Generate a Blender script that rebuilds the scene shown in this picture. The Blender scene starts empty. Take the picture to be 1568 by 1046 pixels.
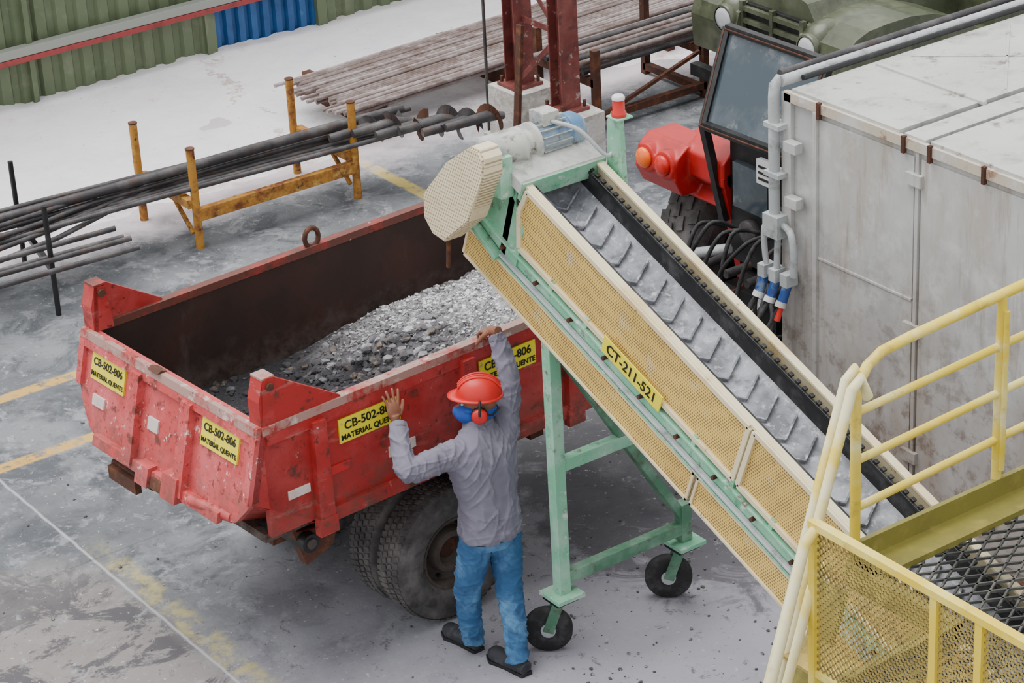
import bpy, bmesh, math, random
from mathutils import Vector, Matrix, noise
random.seed(7)
V=Vector
# ---------------------------------------------------------------- materials
GAM=1.16
def lin(c,g=None):
    o=[]
    for x in c[:3]:
        x/=255.
        o.append((x/12.92 if x<=.04045 else ((x+.055)/1.055)**2.4)**(g or GAM))
    return (o[0],o[1],o[2],1)
class NT:
    def __init__(s,name):
        s.m=bpy.data.materials.new(name); s.m.use_nodes=True
        s.t=s.m.node_tree; s.b=s.t.nodes["Principled BSDF"]
        s.pos=s.t.nodes.new("ShaderNodeNewGeometry").outputs["Position"]
    def lk(s,a,sock):
        if isinstance(a,bpy.types.NodeSocket): s.t.links.new(a,sock)
        else: sock.default_value=a
    def math(s,op,a,b=0.0,clamp=False):
        n=s.t.nodes.new("ShaderNodeMath"); n.operation=op; n.use_clamp=clamp
        s.lk(a,n.inputs[0]); s.lk(b,n.inputs[1]); return n.outputs[0]
    def dot(s,v,vec=None):
        n=s.t.nodes.new("ShaderNodeVectorMath"); n.operation='DOT_PRODUCT'
        s.lk(vec or s.pos,n.inputs[0]); n.inputs[1].default_value=v; return n.outputs["Value"]
    def scale(s,v,vec=None):
        n=s.t.nodes.new("ShaderNodeVectorMath"); n.operation='MULTIPLY'
        s.lk(vec or s.pos,n.inputs[0]); n.inputs[1].default_value=v; return n.outputs[0]
    def noise(s,scale,detail=6,rough=.6,vec=None,dist=0.0):
        n=s.t.nodes.new("ShaderNodeTexNoise"); s.lk(vec or s.pos,n.inputs["Vector"])
        n.inputs["Scale"].default_value=scale;n.inputs["Detail"].default_value=detail
        n.inputs["Roughness"].default_value=rough;n.inputs["Distortion"].default_value=dist
        return n.outputs["Fac"]
    def rng(s,a,lo,hi,o0=0.0,o1=1.0):
        n=s.t.nodes.new("ShaderNodeMapRange"); n.clamp=True
        s.lk(a,n.inputs[0]); n.inputs[1].default_value=lo;n.inputs[2].default_value=hi
        n.inputs[3].default_value=o0;n.inputs[4].default_value=o1; return n.outputs[0]
    def mix(s,f,a,b):
        n=s.t.nodes.new("ShaderNodeMix"); n.data_type='RGBA'
        s.lk(f,n.inputs[0]); s.lk(a,n.inputs[6]); s.lk(b,n.inputs[7]); return n.outputs[2]
    def bump(s,h,strength=.4,dist=.01):
        n=s.t.nodes.new("ShaderNodeBump"); s.lk(h,n.inputs["Height"])
        n.inputs["Strength"].default_value=strength;n.inputs["Distance"].default_value=dist
        s.t.links.new(n.outputs[0],s.b.inputs["Normal"])
    def done(s,col,rough=.6,metal=0.0):
        s.lk(col,s.b.inputs["Base Color"]); s.lk(rough,s.b.inputs["Roughness"]); s.b.inputs["Metallic"].default_value=metal
        return s.m
def mk(name,base,layers=(),rough=.6,metal=0.,bump=None,grime=None):
    n=NT(name); c=lin(base)
    for i,L in enumerate(layers):
        col,sc,lo,hi=L[:4]; st=L[4] if len(L)>4 else None
        vec=n.scale(st) if st else None
        f=n.rng(n.noise(sc,8,.65,vec),lo,hi)
        c=n.mix(f,c,lin(col))
    if grime:
        col,z0,z1,amt=grime
        g=n.rng(n.math('ADD',n.dot((0,0,1)),n.math('MULTIPLY',n.noise(6,8,.7),.5)),z1+.25,z0+.25)
        c=n.mix(n.math('MULTIPLY',n.math('MULTIPLY',g,n.rng(n.noise(11,8,.7),.38,.58)),amt),c,lin(col))
    if bump: n.bump(n.noise(bump[0],6,.6),bump[1],bump[2])
    return n.done(c,rough,metal)
def perf(name,base,pitch=.016,ax=((0,-.932,-.3625),(0,-.3625,.932)),hole=.30,dark=(70,60,45),mixf=.75):
    n=NT(name)
    us=[]
    for k,a in enumerate(ax):
        x=n.math('DIVIDE',n.dot(a),pitch)
        us.append(x)
    row=n.math('FLOOR',us[1]); off=n.math('MULTIPLY',n.math('MODULO',n.math('ABSOLUTE',row),2.0),.5)
    fx=n.math('SUBTRACT',n.math('FRACT',n.math('ADD',us[0],off)),.5)
    fy=n.math('SUBTRACT',n.math('FRACT',us[1]),.5)
    d=n.math('SQRT',n.math('ADD',n.math('MULTIPLY',fx,fx),n.math('MULTIPLY',fy,fy)))
    h=n.math('MULTIPLY',n.rng(d,hole+.05,hole-.05),mixf)
    c=n.mix(n.rng(n.noise(3,8,.65),.45,.75),lin(base),lin([base[0]*.9,base[1]*.87,base[2]*.84]))
    c=n.mix(n.rng(n.noise(14,8,.7),.64,.72),c,lin((176,136,96)))
    c=n.mix(n.rng(n.noise(5,8,.7),.58,.75),c,lin((214,208,190)))
    c=n.mix(h,c,lin(dark)); return n.done(c,.6)

M={}
M['red']=mk('worn_red_paint',(176,46,44),[((198,96,94),2.2,.43,.73),((144,38,36),5,.52,.8),((210,192,186),16,.66,.72),((104,58,46),7,.56,.66),((182,148,142),3,.60,.8,(1,1,4)),((120,48,42),26,.59,.67)],.55,0,(40,.2,.004),((104,76,64),.95,1.35,.8))
M['redtail']=mk('sunfaded_red_paint',(202,84,84),[((218,120,122),2.6,.42,.72),((168,52,52),6,.5,.8),((232,214,206),18,.61,.67),((120,66,54),8,.58,.66),((150,56,54),30,.57,.66)],.55,0,(40,.2,.004),((122,90,80),1.05,1.35,.75))
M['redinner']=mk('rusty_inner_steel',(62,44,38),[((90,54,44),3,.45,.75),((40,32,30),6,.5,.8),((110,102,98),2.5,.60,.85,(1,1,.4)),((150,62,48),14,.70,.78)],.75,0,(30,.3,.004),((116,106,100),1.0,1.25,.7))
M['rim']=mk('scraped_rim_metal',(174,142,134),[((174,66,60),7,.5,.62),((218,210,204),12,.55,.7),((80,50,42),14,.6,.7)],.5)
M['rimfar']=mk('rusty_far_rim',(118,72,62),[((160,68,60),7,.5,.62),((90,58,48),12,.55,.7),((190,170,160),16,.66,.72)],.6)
M['rust']=mk('rust_steel',(96,62,46),[((60,42,36),6,.45,.7),((140,88,58),12,.5,.7)],.8,0,(50,.3,.004))
M['orange']=mk('rusty_yellow_paint',(192,142,62),[((124,72,42),6,.47,.63),((216,180,98),9,.56,.72),((74,50,40),14,.59,.69)],.7)
M['pipe']=mk('dark_steel_pipe',(78,76,78),[((126,122,122),4,.45,.75),((100,78,66),9,.55,.7)],.45,.2)
M['rod']=mk('rusty_rods',(140,126,122),[((106,86,78),5,.42,.7),((180,172,170),8,.5,.75)],.6,.1)
M['rodl']=mk('rusty_rods_pale',(168,158,156),[((124,102,92),5,.45,.7),((194,188,188),8,.5,.75)],.6,.1)
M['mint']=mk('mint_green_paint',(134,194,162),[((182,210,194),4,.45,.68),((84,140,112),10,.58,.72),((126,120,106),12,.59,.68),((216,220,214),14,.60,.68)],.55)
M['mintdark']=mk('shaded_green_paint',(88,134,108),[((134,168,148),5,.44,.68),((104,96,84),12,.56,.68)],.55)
M['cream']=mk('cream_paint',(226,215,184),[((212,190,142),4,.5,.7),((144,116,88),14,.63,.72)],.5)
M['perfy']=perf('perforated_yellow_guard',(232,200,118))
M['perfc']=perf('perforated_cream_guard',(232,220,190),.02,((0,1,0),(0,0,1)),.28,(130,114,90),.7)
M['belt']=mk('dusty_rubber_belt',(122,124,130),[((176,178,184),5,.38,.62,(1,1,1)),((72,72,76),8,.57,.74),((206,206,210),24,.55,.7)],.8,0,(60,.4,.004))
M['cleat']=mk('belt_cleats',(142,144,150),[((92,92,96),9,.45,.65),((196,196,200),16,.52,.66)],.8)
M['rubber']=mk('black_rubber',(44,44,46),[((90,90,92),8,.48,.72)],.75,0,(60,.3,.003))
M['tyre']=mk('dusty_tyre',(84,81,81),[((128,124,122),5,.42,.7),((58,56,56),12,.5,.75)],.85)
M['hub']=mk('dusty_wheel_hub',(82,72,66),[((118,108,102),6,.45,.7),((56,48,44),12,.55,.7)],.7)
M['black']=mk('black_steel',(36,36,38),[((70,70,72),6,.5,.75)],.5)
M['concrete']=mk('pedestal_concrete',(206,202,196),[((158,150,142),6,.45,.7),((236,233,230),10,.5,.7)],.9,0,(25,.6,.02))
M['column']=mk('oxide_red_steel',(122,62,58),[((152,94,86),4,.45,.7),((90,52,48),9,.5,.7),((186,176,171),12,.60,.7)],.6)
M['roof']=mk('container_roof_sheet',(194,195,191),[((210,211,209),1.5,.4,.7),((160,158,153),4,.50,.70),((132,124,115),9,.58,.70)],.6,0,(4,.3,.02))
M['rustedge']=mk('rust_stained_edge',(206,196,180),[((160,122,94),10,.50,.62),((214,212,208),5,.5,.65)],.7)
M['steelgrey']=mk('grey_painted_conduit',(184,188,190),[((132,132,132),8,.52,.7),((212,215,217),5,.55,.75)],.45)
M['motor']=mk('motor_grey',(196,196,190),[((150,158,162),5,.5,.65),((112,104,94),12,.56,.68)],.5)
M['motorblue']=mk('motor_blue',(96,136,170),[((166,178,184),5,.40,.58),((114,108,100),12,.6,.7)],.5)
M['dust']=mk('dusty_plate',(178,178,174),[((210,210,206),5,.45,.7),((120,126,118),8,.5,.7)],.85)
M['olive']=mk('olive_truck_paint',(94,100,80),[((124,128,108),3,.45,.7),((70,74,60),7,.5,.75)],.28)
M['olivebeam']=mk('olive_yellow_beam',(140,134,66),[((112,106,60),4,.45,.7),((162,152,80),8,.5,.7)],.6)
M['yellow']=mk('yellow_rail_paint',(228,204,72),[((238,226,150),3,.46,.72),((182,160,72),8,.56,.75),((232,228,204),6,.59,.8)],.4)
M['yellowpale']=mk('worn_pale_yellow_rail',(234,228,190),[((234,211,96),3,.46,.60),((200,192,150),8,.6,.75)],.4)
M['mesh']=mk('expanded_metal',(172,152,84),[((116,104,66),6,.45,.7),((212,192,108),9,.5,.75)],.6)
M['grate']=mk('dark_grating',(68,70,68),[((124,120,114),4,.5,.7)],.6)
M['glassdark']=mk('dusty_reflection_glass',(74,86,94),[((112,120,126),2,.42,.7),((140,142,142),7,.58,.75)],.15)  # dusty glass with its blue-grey reflection painted into the colour
M['lampglass']=mk('headlight_glass',(208,210,214),[],.1)
M['redtrac']=mk('tractor_red',(196,44,42),[((152,34,34),4,.5,.75),((208,90,84),6,.6,.8),((120,62,56),10,.6,.7)],.4)
M['lamporange']=mk('orange_lamp',(255,130,50),[],.2)
M['lampred']=mk('red_lamp',(214,56,48),[],.25)
M['labely']=mk('yellow_label',(238,226,50),[((224,212,70),8,.5,.8),((190,170,110),20,.60,.68)],.5)
M['text']=mk('label_text_black',(24,24,20),[],.6)
M['bluewall']=mk('blue_sheet',(44,102,156),[((30,76,126),3,.45,.7),((84,140,184),8,.6,.8)],.5)
M['bluesock']=mk('blue_plug',(44,82,144),[((120,140,165),9,.55,.7)],.4)
M['whitepl']=mk('white_plastic',(222,222,224),[],.5)
M['reflect']=mk('white_reflector',(216,205,200),[((200,170,165),8,.5,.7)],.4)
M['greenwall']=mk('green_wall_sheet',(112,124,96),[((96,108,82),1.2,.4,.7),((136,144,120),4,.55,.8),((152,150,134),5,.6,.8,(1,1,.2))],.55)
M['wallrail_r']=mk('red_rail',(158,66,66),[((120,54,54),6,.5,.7)],.5)
M['wallrail_w']=mk('grey_rail',(156,160,152),[],.5)
n=NT('container_white_paint'); z=n.dot((0,0,1))
c=n.mix(n.rng(n.noise(1.6,8,.65),.4,.7),lin((207,208,208)),lin((187,188,188)))
c=n.mix(n.rng(n.noise(3,8,.65,n.scale((1,1,.25))),.48,.76),c,lin((186,177,164)))
c=n.mix(n.rng(n.noise(5,8,.65),.5,.75),c,lin((220,221,221)))
c=n.mix(n.math('MULTIPLY',n.rng(n.noise(9,8,.7,n.scale((1,1,.12))),.54,.66),.5),c,lin((160,142,124)))
low=n.rng(n.math('ADD',z,n.math('MULTIPLY',n.noise(2.4,8,.7,n.scale((1,1,.5))),1.8)),2.75,1.35)
c=n.mix(n.math('MULTIPLY',low,.75),c,lin((146,133,122)))
c=n.mix(n.math('MULTIPLY',n.rng(n.noise(7,8,.75),.5,.62),n.rng(z,2.1,.6,.0,.8)),c,lin((118,100,86)))
c=n.mix(n.rng(n.noise(22,8,.7),.66,.72),c,lin((156,124,98)))
n.bump(n.noise(5,6,.6),.15,.01); M['white']=n.done(c,.5)
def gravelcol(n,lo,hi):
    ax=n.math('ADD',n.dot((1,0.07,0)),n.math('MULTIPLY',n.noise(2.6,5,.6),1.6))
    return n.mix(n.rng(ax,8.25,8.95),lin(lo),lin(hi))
n=NT('crushed_stone')
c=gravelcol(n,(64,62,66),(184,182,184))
c=n.mix(n.rng(n.noise(30,6,.7),.46,.64),c,lin((72,70,74)))
c=n.mix(n.math('MULTIPLY',n.rng(n.noise(55,4,.6),.56,.66),n.rng(n.dot((1,0,0)),6.7,7.3,.05,1)),c,lin((236,234,234)))
n.bump(n.noise(60,6,.7),.9,.02); M['gravel']=n.done(c,.95)
n=NT('stone_chips'); c=gravelcol(n,(90,88,92),(218,217,219)); c=n.mix(n.math('MULTIPLY',n.rng(n.noise(20,4,.6),.5,.62),n.rng(n.dot((1,0,0)),6.8,7.3,.08,1)),c,lin((240,239,240))); M['rock']=n.done(c,.95)
n=NT('dark_stone_chips'); c=gravelcol(n,(66,64,68),(148,146,150)); c=n.mix(n.rng(n.noise(9,4,.6),.57,.67),c,lin((132,118,104))); M['rockd']=n.done(c,.95)
M['debris']=mk('floor_debris',(96,94,96),[((176,174,178),14,.5,.62)],.95)
M['shirt']=mk('grey_work_shirt',(132,130,145),[((118,116,131),4,.45,.7),((148,146,160),9,.55,.75)],.9,0,(110,.2,.003))
M['jeans']=mk('blue_jeans',(60,106,148),[((104,150,186),6,.46,.68),((44,82,120),9,.52,.75)],.9,0,(120,.25,.003))
M['shoe']=mk('dark_boot',(54,56,62),[((94,96,100),9,.5,.7)],.7)
M['skin']=mk('skin',(154,106,84),[((132,86,66),12,.5,.7)],.55)
M['helmet']=mk('red_helmet',(214,46,42),[((188,64,58),9,.57,.75)],.4)
M['mask']=mk('blue_mask',(54,102,186),[((38,80,160),8,.5,.7)],.8)
# ---- floor
n=NT('concrete_floor')
sx=n.dot((1,0,0)); sy=n.dot((0,1,0))
c=lin((114,117,121))
c=n.mix(n.rng(n.noise(.9,8,.65),.42,.62),c,lin((141,144,148)))
c=n.mix(n.rng(n.noise(2.3,8,.7,None,.6),.48,.60),c,lin((95,98,103)))
dx=n.math('SUBTRACT',sx,7.0); dy=n.math('SUBTRACT',sy,8.7)
rad=n.math('SQRT',n.math('ADD',n.math('MULTIPLY',dx,dx),n.math('MULTIPLY',dy,dy)))
dz=n.rng(n.math('ADD',rad,n.math('MULTIPLY',n.noise(1.6,8,.7),2.4)),2.1,4.8,1.0,0.0)
c=n.mix(n.math('MULTIPLY',dz,.82),c,lin((180,178,188)))
c=n.mix(n.math('MULTIPLY',n.rng(n.noise(3.2,9,.72,None,.6),.55,.62),.5),c,lin((174,175,180)))
bl=n.math('MULTIPLY',n.rng(sx,5.42,5.25),n.rng(n.math('ADD',sy,n.math('MULTIPLY',n.noise(2,6,.6),2)),13.6,12.9))
c=n.mix(n.math('MULTIPLY',bl,.75),c,lin((150,143,140)))
c=n.mix(n.math('MULTIPLY',bl,n.rng(n.noise(2.1,9,.75,None,.6),.50,.54)),c,lin((98,96,99)))
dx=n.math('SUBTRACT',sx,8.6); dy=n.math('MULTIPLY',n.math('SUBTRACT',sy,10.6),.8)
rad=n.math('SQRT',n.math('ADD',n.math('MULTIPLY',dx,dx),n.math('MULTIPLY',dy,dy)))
wet_shade=n.rng(n.math('ADD',rad,n.math('MULTIPLY',n.noise(2.6,8,.7,None,.8),1.8)),2.05,1.85)
c=n.mix(n.math('MULTIPLY',wet_shade,.72),c,lin((86,84,89)))  # wet patch plus shadow below trailer and conveyor, painted into the floor
c=n.mix(n.rng(n.noise(20,8,.75),.60,.67),c,lin((198,198,203)))
c=n.mix(n.rng(n.noise(33,6,.7),.63,.69),c,lin((80,78,81)))
c=n.mix(n.math('MULTIPLY',n.rng(n.noise(5,9,.75,None,.8),.58,.65),.7),c,lin((166,168,172)))
c=n.mix(n.math('MULTIPLY',n.rng(n.noise(7,9,.8,None,.5),.58,.63),.7),c,lin((86,87,91)))
def band(coord,cen,hw,soft=.01):
    d=n.math('ABSOLUTE',n.math('SUBTRACT',coord,cen)); return n.rng(d,hw+soft,hw-soft)
wear=n.rng(n.noise(9,8,.7),.62,.5)
for cen,x1 in ((13.70,7.6),(14.6,9.0)):
    mk_=n.math('MULTIPLY',n.math('MULTIPLY',band(sy,cen,.055),n.rng(sx,x1,x1-.05)),wear)
    c=n.mix(n.math('MULTIPLY',mk_,.85),c,lin((216,178,96)))
mk_=n.math('MULTIPLY',n.math('MULTIPLY',band(sx,9.97,.06),n.math('MULTIPLY',n.rng(sy,16.6,16.5),n.rng(sy,13.6,13.7))),wear)
c=n.mix(n.math('MULTIPLY',mk_,.8),c,lin((208,188,108)))
wear2=n.rng(n.noise(5,9,.75),.54,.44)
mk_=n.math('MULTIPLY',n.math('MULTIPLY',band(sx,5.42,.08,.03),n.math('MULTIPLY',n.rng(sy,12.6,12.0),n.rng(sy,9.3,10.2))),wear2)
c=n.mix(n.math('MULTIPLY',mk_,.62),c,lin((198,186,124)))
jt=band(n.math('ADD',sx,n.math('MULTIPLY',n.noise(6,6,.6),.03)),5.345,.008,.006)
c=n.mix(n.math('MULTIPLY',jt,.8),c,lin((188,188,194)))
jt=band(n.math('ADD',sy,n.math('MULTIPLY',n.noise(5,6,.6),.03)),12.3,.004,.006)
c=n.mix(n.math('MULTIPLY',jt,.6),c,lin((86,86,90)))
se=n.rng(n.math('ADD',sy,n.math('MULTIPLY',n.noise(1.3,8,.7),1.6)),17.0,17.6)
c=n.mix(n.math('MULTIPLY',se,.85),c,lin((222,212,217)))
n.bump(n.noise(14,8,.7),.35,.01)
M['floor']=n.done(c,n.rng(n.noise(2,6,.6),.4,.65,.75,.95))
n=NT('white_salt_ground')
c=n.mix(n.rng(n.noise(1.2,8,.65),.45,.7),lin((250,248,250),1),lin((232,230,238),1))
c=n.mix(n.rng(n.noise(2.6,8,.7),.6,.74),c,lin((232,208,192),1))
dd=band(n.math('ADD',n.dot((1,-.25,0)),n.math('MULTIPLY',n.noise(2.2,8,.75),1.3)),6.05,.02,.03)
dd=n.math('MULTIPLY',dd,n.rng(n.noise(2.7,3,.5),.44,.54))
c=n.mix(n.math('MULTIPLY',dd,.8),c,lin((170,128,92)))
ed=n.rng(n.dot((0,1,0)),17.5,16.7); c=n.mix(n.math('MULTIPLY',ed,n.rng(n.noise(4,8,.7),.44,.62)),c,lin((212,190,190)))
c=n.mix(n.rng(n.noise(9,8,.75),.63,.69),c,lin((176,172,176)))
n.bump(n.noise(7,9,.7),.7,.04); M['salt']=n.done(c,.95)

# ---------------------------------------------------------------- builder
class B:
    def __init__(s,name): s.name=name;s.v=[];s.f=[];s.mi=[];s.sm=[];s.mats=[];s.M=Matrix.Identity(4)
    def mat(s,k):
        if k not in s.mats: s.mats.append(k)
        return s.mats.index(k)
    def add(s,vs,fs,k,smooth=False):
        b=len(s.v); s.v+= [s.M@V(p) for p in vs]; i=s.mat(k)
        for f in fs: s.f.append([b+j for j in f]);s.mi.append(i);s.sm.append(smooth)
    def box(s,x0,x1,y0,y1,z0,z1,k):
        vs=[(x0,y0,z0),(x1,y0,z0),(x1,y1,z0),(x0,y1,z0),(x0,y0,z1),(x1,y0,z1),(x1,y1,z1),(x0,y1,z1)]
        s.add(vs,[(0,3,2,1),(4,5,6,7),(0,1,5,4),(1,2,6,5),(2,3,7,6),(3,0,4,7)],k)
    def beam(s,p,q,w,h,k,up=(0,0,1)):
        p=V(p);q=V(q);d=(q-p).normalized();up=V(up).normalized()
        if abs(d.dot(up))>.98: up=V((1,0,0))
        r=d.cross(up).normalized();u=r.cross(d)
        vs=[]
        for c in (p,q):
            for a,b in ((-1,-1),(1,-1),(1,1),(-1,1)): vs.append(c+r*a*w/2+u*b*h/2)
        s.add(vs,[(0,1,2,3),(7,6,5,4),(0,4,5,1),(1,5,6,2),(2,6,7,3),(3,7,4,0)],k)
    def tube(s,pts,r,k,n=10,smooth=True,cap=True):
        pts=[V(p) for p in pts]; m=len(pts)
        if not isinstance(r,(list,tuple)): r=[r]*m
        t0=(pts[1]-pts[0]).normalized(); a=V((0,0,1)) if abs(t0.z)<.9 else V((1,0,0))
        u=t0.cross(a).normalized(); vs=[];fs=[]
        for i,p in enumerate(pts):
            if i==0:t=t0
            elif i==m-1:t=(pts[i]-pts[i-1]).normalized()
            else:
                t=((pts[i]-pts[i-1]).normalized()+(pts[i+1]-pts[i]).normalized())
                t=t.normalized() if t.length>1e-6 else t0
            u=(u-t*u.dot(t)).normalized(); w=t.cross(u)
            for j in range(n):
                an=2*math.pi*j/n; vs.append(p+(u*math.cos(an)+w*math.sin(an))*r[i])
        for i in range(m-1):
            for j in range(n):
                fs.append((i*n+j,i*n+(j+1)%n,(i+1)*n+(j+1)%n,(i+1)*n+j))
        s.add(vs,fs,k,smooth)
        if cap:
            s.add(vs[:n],[tuple(range(n))[::-1]],k);s.add(vs[-n:],[tuple(range(n))],k)
    def cyl(s,p,q,r,k,n=20): s.tube([p,q],r,k,n)
    def prism(s,poly,ax,t0,t1,k,smooth=False):
        def mk3(a,b,t):
            if ax=='x': return (t,a,b)
            if ax=='y': return (a,t,b)
            return (a,b,t)
        n=len(poly); vs=[mk3(a,b,t0) for a,b in poly]+[mk3(a,b,t1) for a,b in poly]
        s.add(vs,[tuple(range(n)),tuple(range(n,2*n))[::-1]],k)
        s.add(vs,[(i,(i+1)%n,n+(i+1)%n,n+i) for i in range(n)],k,smooth)
    def lathe(s,c,axis,prof,k,n=28,smooth=True):
        c=V(c);ax=V(axis).normalized();a=V((0,0,1)) if abs(ax.z)<.9 else V((1,0,0))
        u=ax.cross(a).normalized();w=ax.cross(u);vs=[];fs=[];m=len(prof)
        for r,o in prof:
            for j in range(n):
                an=2*math.pi*j/n; vs.append(c+ax*o+(u*math.cos(an)+w*math.sin(an))*max(r,1e-4))
        for i in range(m-1):
            for j in range(n): fs.append((i*n+j,i*n+(j+1)%n,(i+1)*n+(j+1)%n,(i+1)*n+j))
        s.add(vs,fs,k,smooth)
    def ell(s,c,rx,ry,rz,k,ax=None,n=16,m=10):
        R=ax or Matrix.Identity(3); c=V(c);vs=[];fs=[]
        for i in range(m+1):
            ph=math.pi*i/m-math.pi/2
            for j in range(n):
                an=2*math.pi*j/n
                vs.append(c+R@V((rx*math.cos(ph)*math.cos(an),ry*math.cos(ph)*math.sin(an),rz*math.sin(ph))))
        for i in range(m):
            for j in range(n): fs.append((i*n+j,i*n+(j+1)%n,(i+1)*n+(j+1)%n,(i+1)*n+j))
        s.add(vs,fs,k,True)
    def strips(s,o,a,b,la,lb,pitch,w,t,k,ang=60):
        o=V(o);a=V(a);b=V(b);nrm=a.cross(b).normalized()
        for sg in (1,-1):
            sl=math.tan(math.radians(ang))*sg
            x=-lb/abs(sl)
            while x<la+lb/abs(sl):
                x0,x1=x,x+lb/sl
                y0,y1=0.,lb
                if x0>x1: x0,x1,y0,y1=x1,x0,y1,y0
                if x1<=0 or x0>=la: x+=pitch;continue
                if x0<0: y0+= (0-x0)*(y1-y0)/(x1-x0); x0=0
                if x1>la: y1+= (la-x1)*(y1-y0)/(x1-x0); x1=la
                if x1-x0>1e-4: s.beam(o+a*x0+b*y0,o+a*x1+b*y1,w,t,k,up=nrm)
                x+=pitch
    def finish(s,bevel=0,parent=None):
        me=bpy.data.meshes.new(s.name); me.from_pydata([tuple(p) for p in s.v],[],s.f)
        for k in s.mats: me.materials.append(M[k])
        me.polygons.foreach_set("material_index",s.mi); me.polygons.foreach_set("use_smooth",s.sm)
        bm=bmesh.new();bm.from_mesh(me);
        bmesh.ops.recalc_face_normals(bm,faces=bm.faces);bm.to_mesh(me);bm.free()
        ob=bpy.data.objects.new(s.name,me);bpy.context.collection.objects.link(ob)
        if bevel:
            md=ob.modifiers.new("bevel",'BEVEL');md.width=bevel;md.segments=2;md.limit_method='ANGLE';md.angle_limit=math.radians(50)
        if parent: ob.parent=parent
        return ob
def text(body,o,right,up,size,k,parent,name,align='CENTER'):
    cu=bpy.data.curves.new(name,'FONT');cu.body=body;cu.size=size;cu.align_x=align;cu.align_y='CENTER';cu.extrude=.0008;cu.offset=.0012
    cu.materials.append(M[k]);ob=bpy.data.objects.new(name,cu);bpy.context.collection.objects.link(ob)
    r=V(right).normalized();nn=r.cross(V(up)).normalized();u=nn.cross(r)
    ob.matrix_world=Matrix(((r.x,u.x,nn.x,o[0]),(r.y,u.y,nn.y,o[1]),(r.z,u.z,nn.z,o[2]),(0,0,0,1)))
    ob.parent=parent; return ob
def sm(pts,n=6):
    out=[]; P=[V(p) for p in pts]
    for i in range(len(P)-1):
        p0,p1,p2,p3=P[max(i-1,0)],P[i],P[i+1],P[min(i+2,len(P)-1)]
        for j in range(n):
            t=j/n; out.append(.5*((2*p1)+(-p0+p2)*t+(2*p0-5*p1+4*p2-p3)*t*t+(-p0+3*p1-3*p2+p3)*t**3))
    return out+[P[-1]]

# ---------------------------------------------------------------- floor, walls, salt
b=B('floor'); b.add([(-3,1,0),(30,1,0),(30,19.9,0),(-3,19.9,0)],[(0,1,2,3)],'floor'); b.finish()
b=B('salt_ground'); nx,ny=260,60; vs=[];fs=[]
for j in range(ny+1):
    for i in range(nx+1):
        x=2+20*i/nx; y=16.45+3.2*j/ny
        e=.35*noise.noise(V((x*.7,y*.3,3)))+.12*noise.noise(V((x*3,y*2,5)))
        t=min(1,max(0,(y-16.65-e)/.35)); t=t*t*(3-2*t)
        z=-.02+t*(.04+.025*noise.noise(V((x*1.3,y*1.3,0)))+.01*noise.noise(V((x*6,y*6,1))))
        if y>19.1: z+=(y-19.1)/.55*.03*(1+.8*noise.noise(V((x*5,0,0))))
        vs.append((x,y,z))
for j in range(ny):
    for i in range(nx): a=j*(nx+1)+i; fs.append((a,a+1,a+nx+2,a+nx+1))
b.add(vs,fs,'salt',True); b.finish()
def corr(bd,x0,x1,y,z0,z1,k,p=.2,d=.035):
    x=x0;pts=[]
    while x<x1:
        for f_,o in ((0,0),(.3,0),(.42,-d),(.88,-d)): pts.append((min(x+f_*p,x1),y+o))
        x+=p
    pts.append((x1,y)); vs=[];fs=[]
    for a,c in pts: vs+=[(a,c,z0),(a,c,z1)]
    for i in range(len(pts)-1): fs.append((2*i,2*i+2,2*i+3,2*i+1))
    bd.add(vs,fs,k)
b=B('wall_back')
corr(b,2,10.36,19.65,0,3.2,'greenwall'); corr(b,11.52,26,19.65,0,3.2,'greenwall')
corr(b,10.36,11.52,19.68,0,3.2,'bluewall',.13,.045)
b.box(2,26,19.72,19.8,0,3.2,'greenwall')
b.box(8.55,8.60,19.56,19.62,0,3.2,'greenwall')
b.box(10.30,10.40,19.58,19.66,0,3.2,'greenwall'); b.box(11.48,11.58,19.58,19.66,0,3.2,'greenwall')
b.finish()
b=B('trim_1'); b.box(2,26,19.50,19.60,.50,.58,'wallrail_w'); b.box(2,26,19.49,19.60,.45,.497,'wallrail_r'); b.finish(.005)

# ---------------------------------------------------------------- pipe racks
b=B('pipe_rack')
for x,y in ((8.12,15.9),(9.54,15.9),(8.06,16.68),(9.46,16.68)):
    b.cyl((x,y,0),(x,y,.80),.032,'orange',12); b.cyl((x,y,.80),(x,y,.81),.036,'rust',12)
b.box(8.12,9.54,15.87,15.93,.22,.32,'orange'); b.box(8.06,9.46,16.65,16.71,.22,.32,'orange')
for x in (8.09,9.5): b.box(x-.035,x+.035,15.9,16.68,.33,.40,'orange'); b.beam((x,15.93,.12),(x,16.2,.34),.03,.03,'orange')
b.finish(.005)
b=B('steel_pipe_bundle')
for i in range(10):
    row=i//7; k=i%7
    ya=16.56-.085*k-row*.1; yb=16.22-.075*k-row*.1
    xa=6.0+random.uniform(-.5,.5); xb=10.15+random.uniform(-.45,.3)
    r=random.choice((.020,.026,.032,.038))
    sag=random.uniform(-.02,.03)
    pts=[]
    for t in range(9):
        q=t/8; pts.append((xa+(xb-xa)*q,ya+(yb-ya)*q+.03*math.sin(q*5+i),.43+r+.065*row+sag*math.sin(q*math.pi)+.05*q*(i%3==0)))
    b.tube(pts,r,'pipe',12)
for i in range(4):
    q=i*.12
    b.tube([(6.1,15.75+q*.8,.42+.05*i),(7.0,15.95+q*.5,.40+.05*i),(8.2,16.2+q*.4,.50)],.02,'pipe',8)
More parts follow.
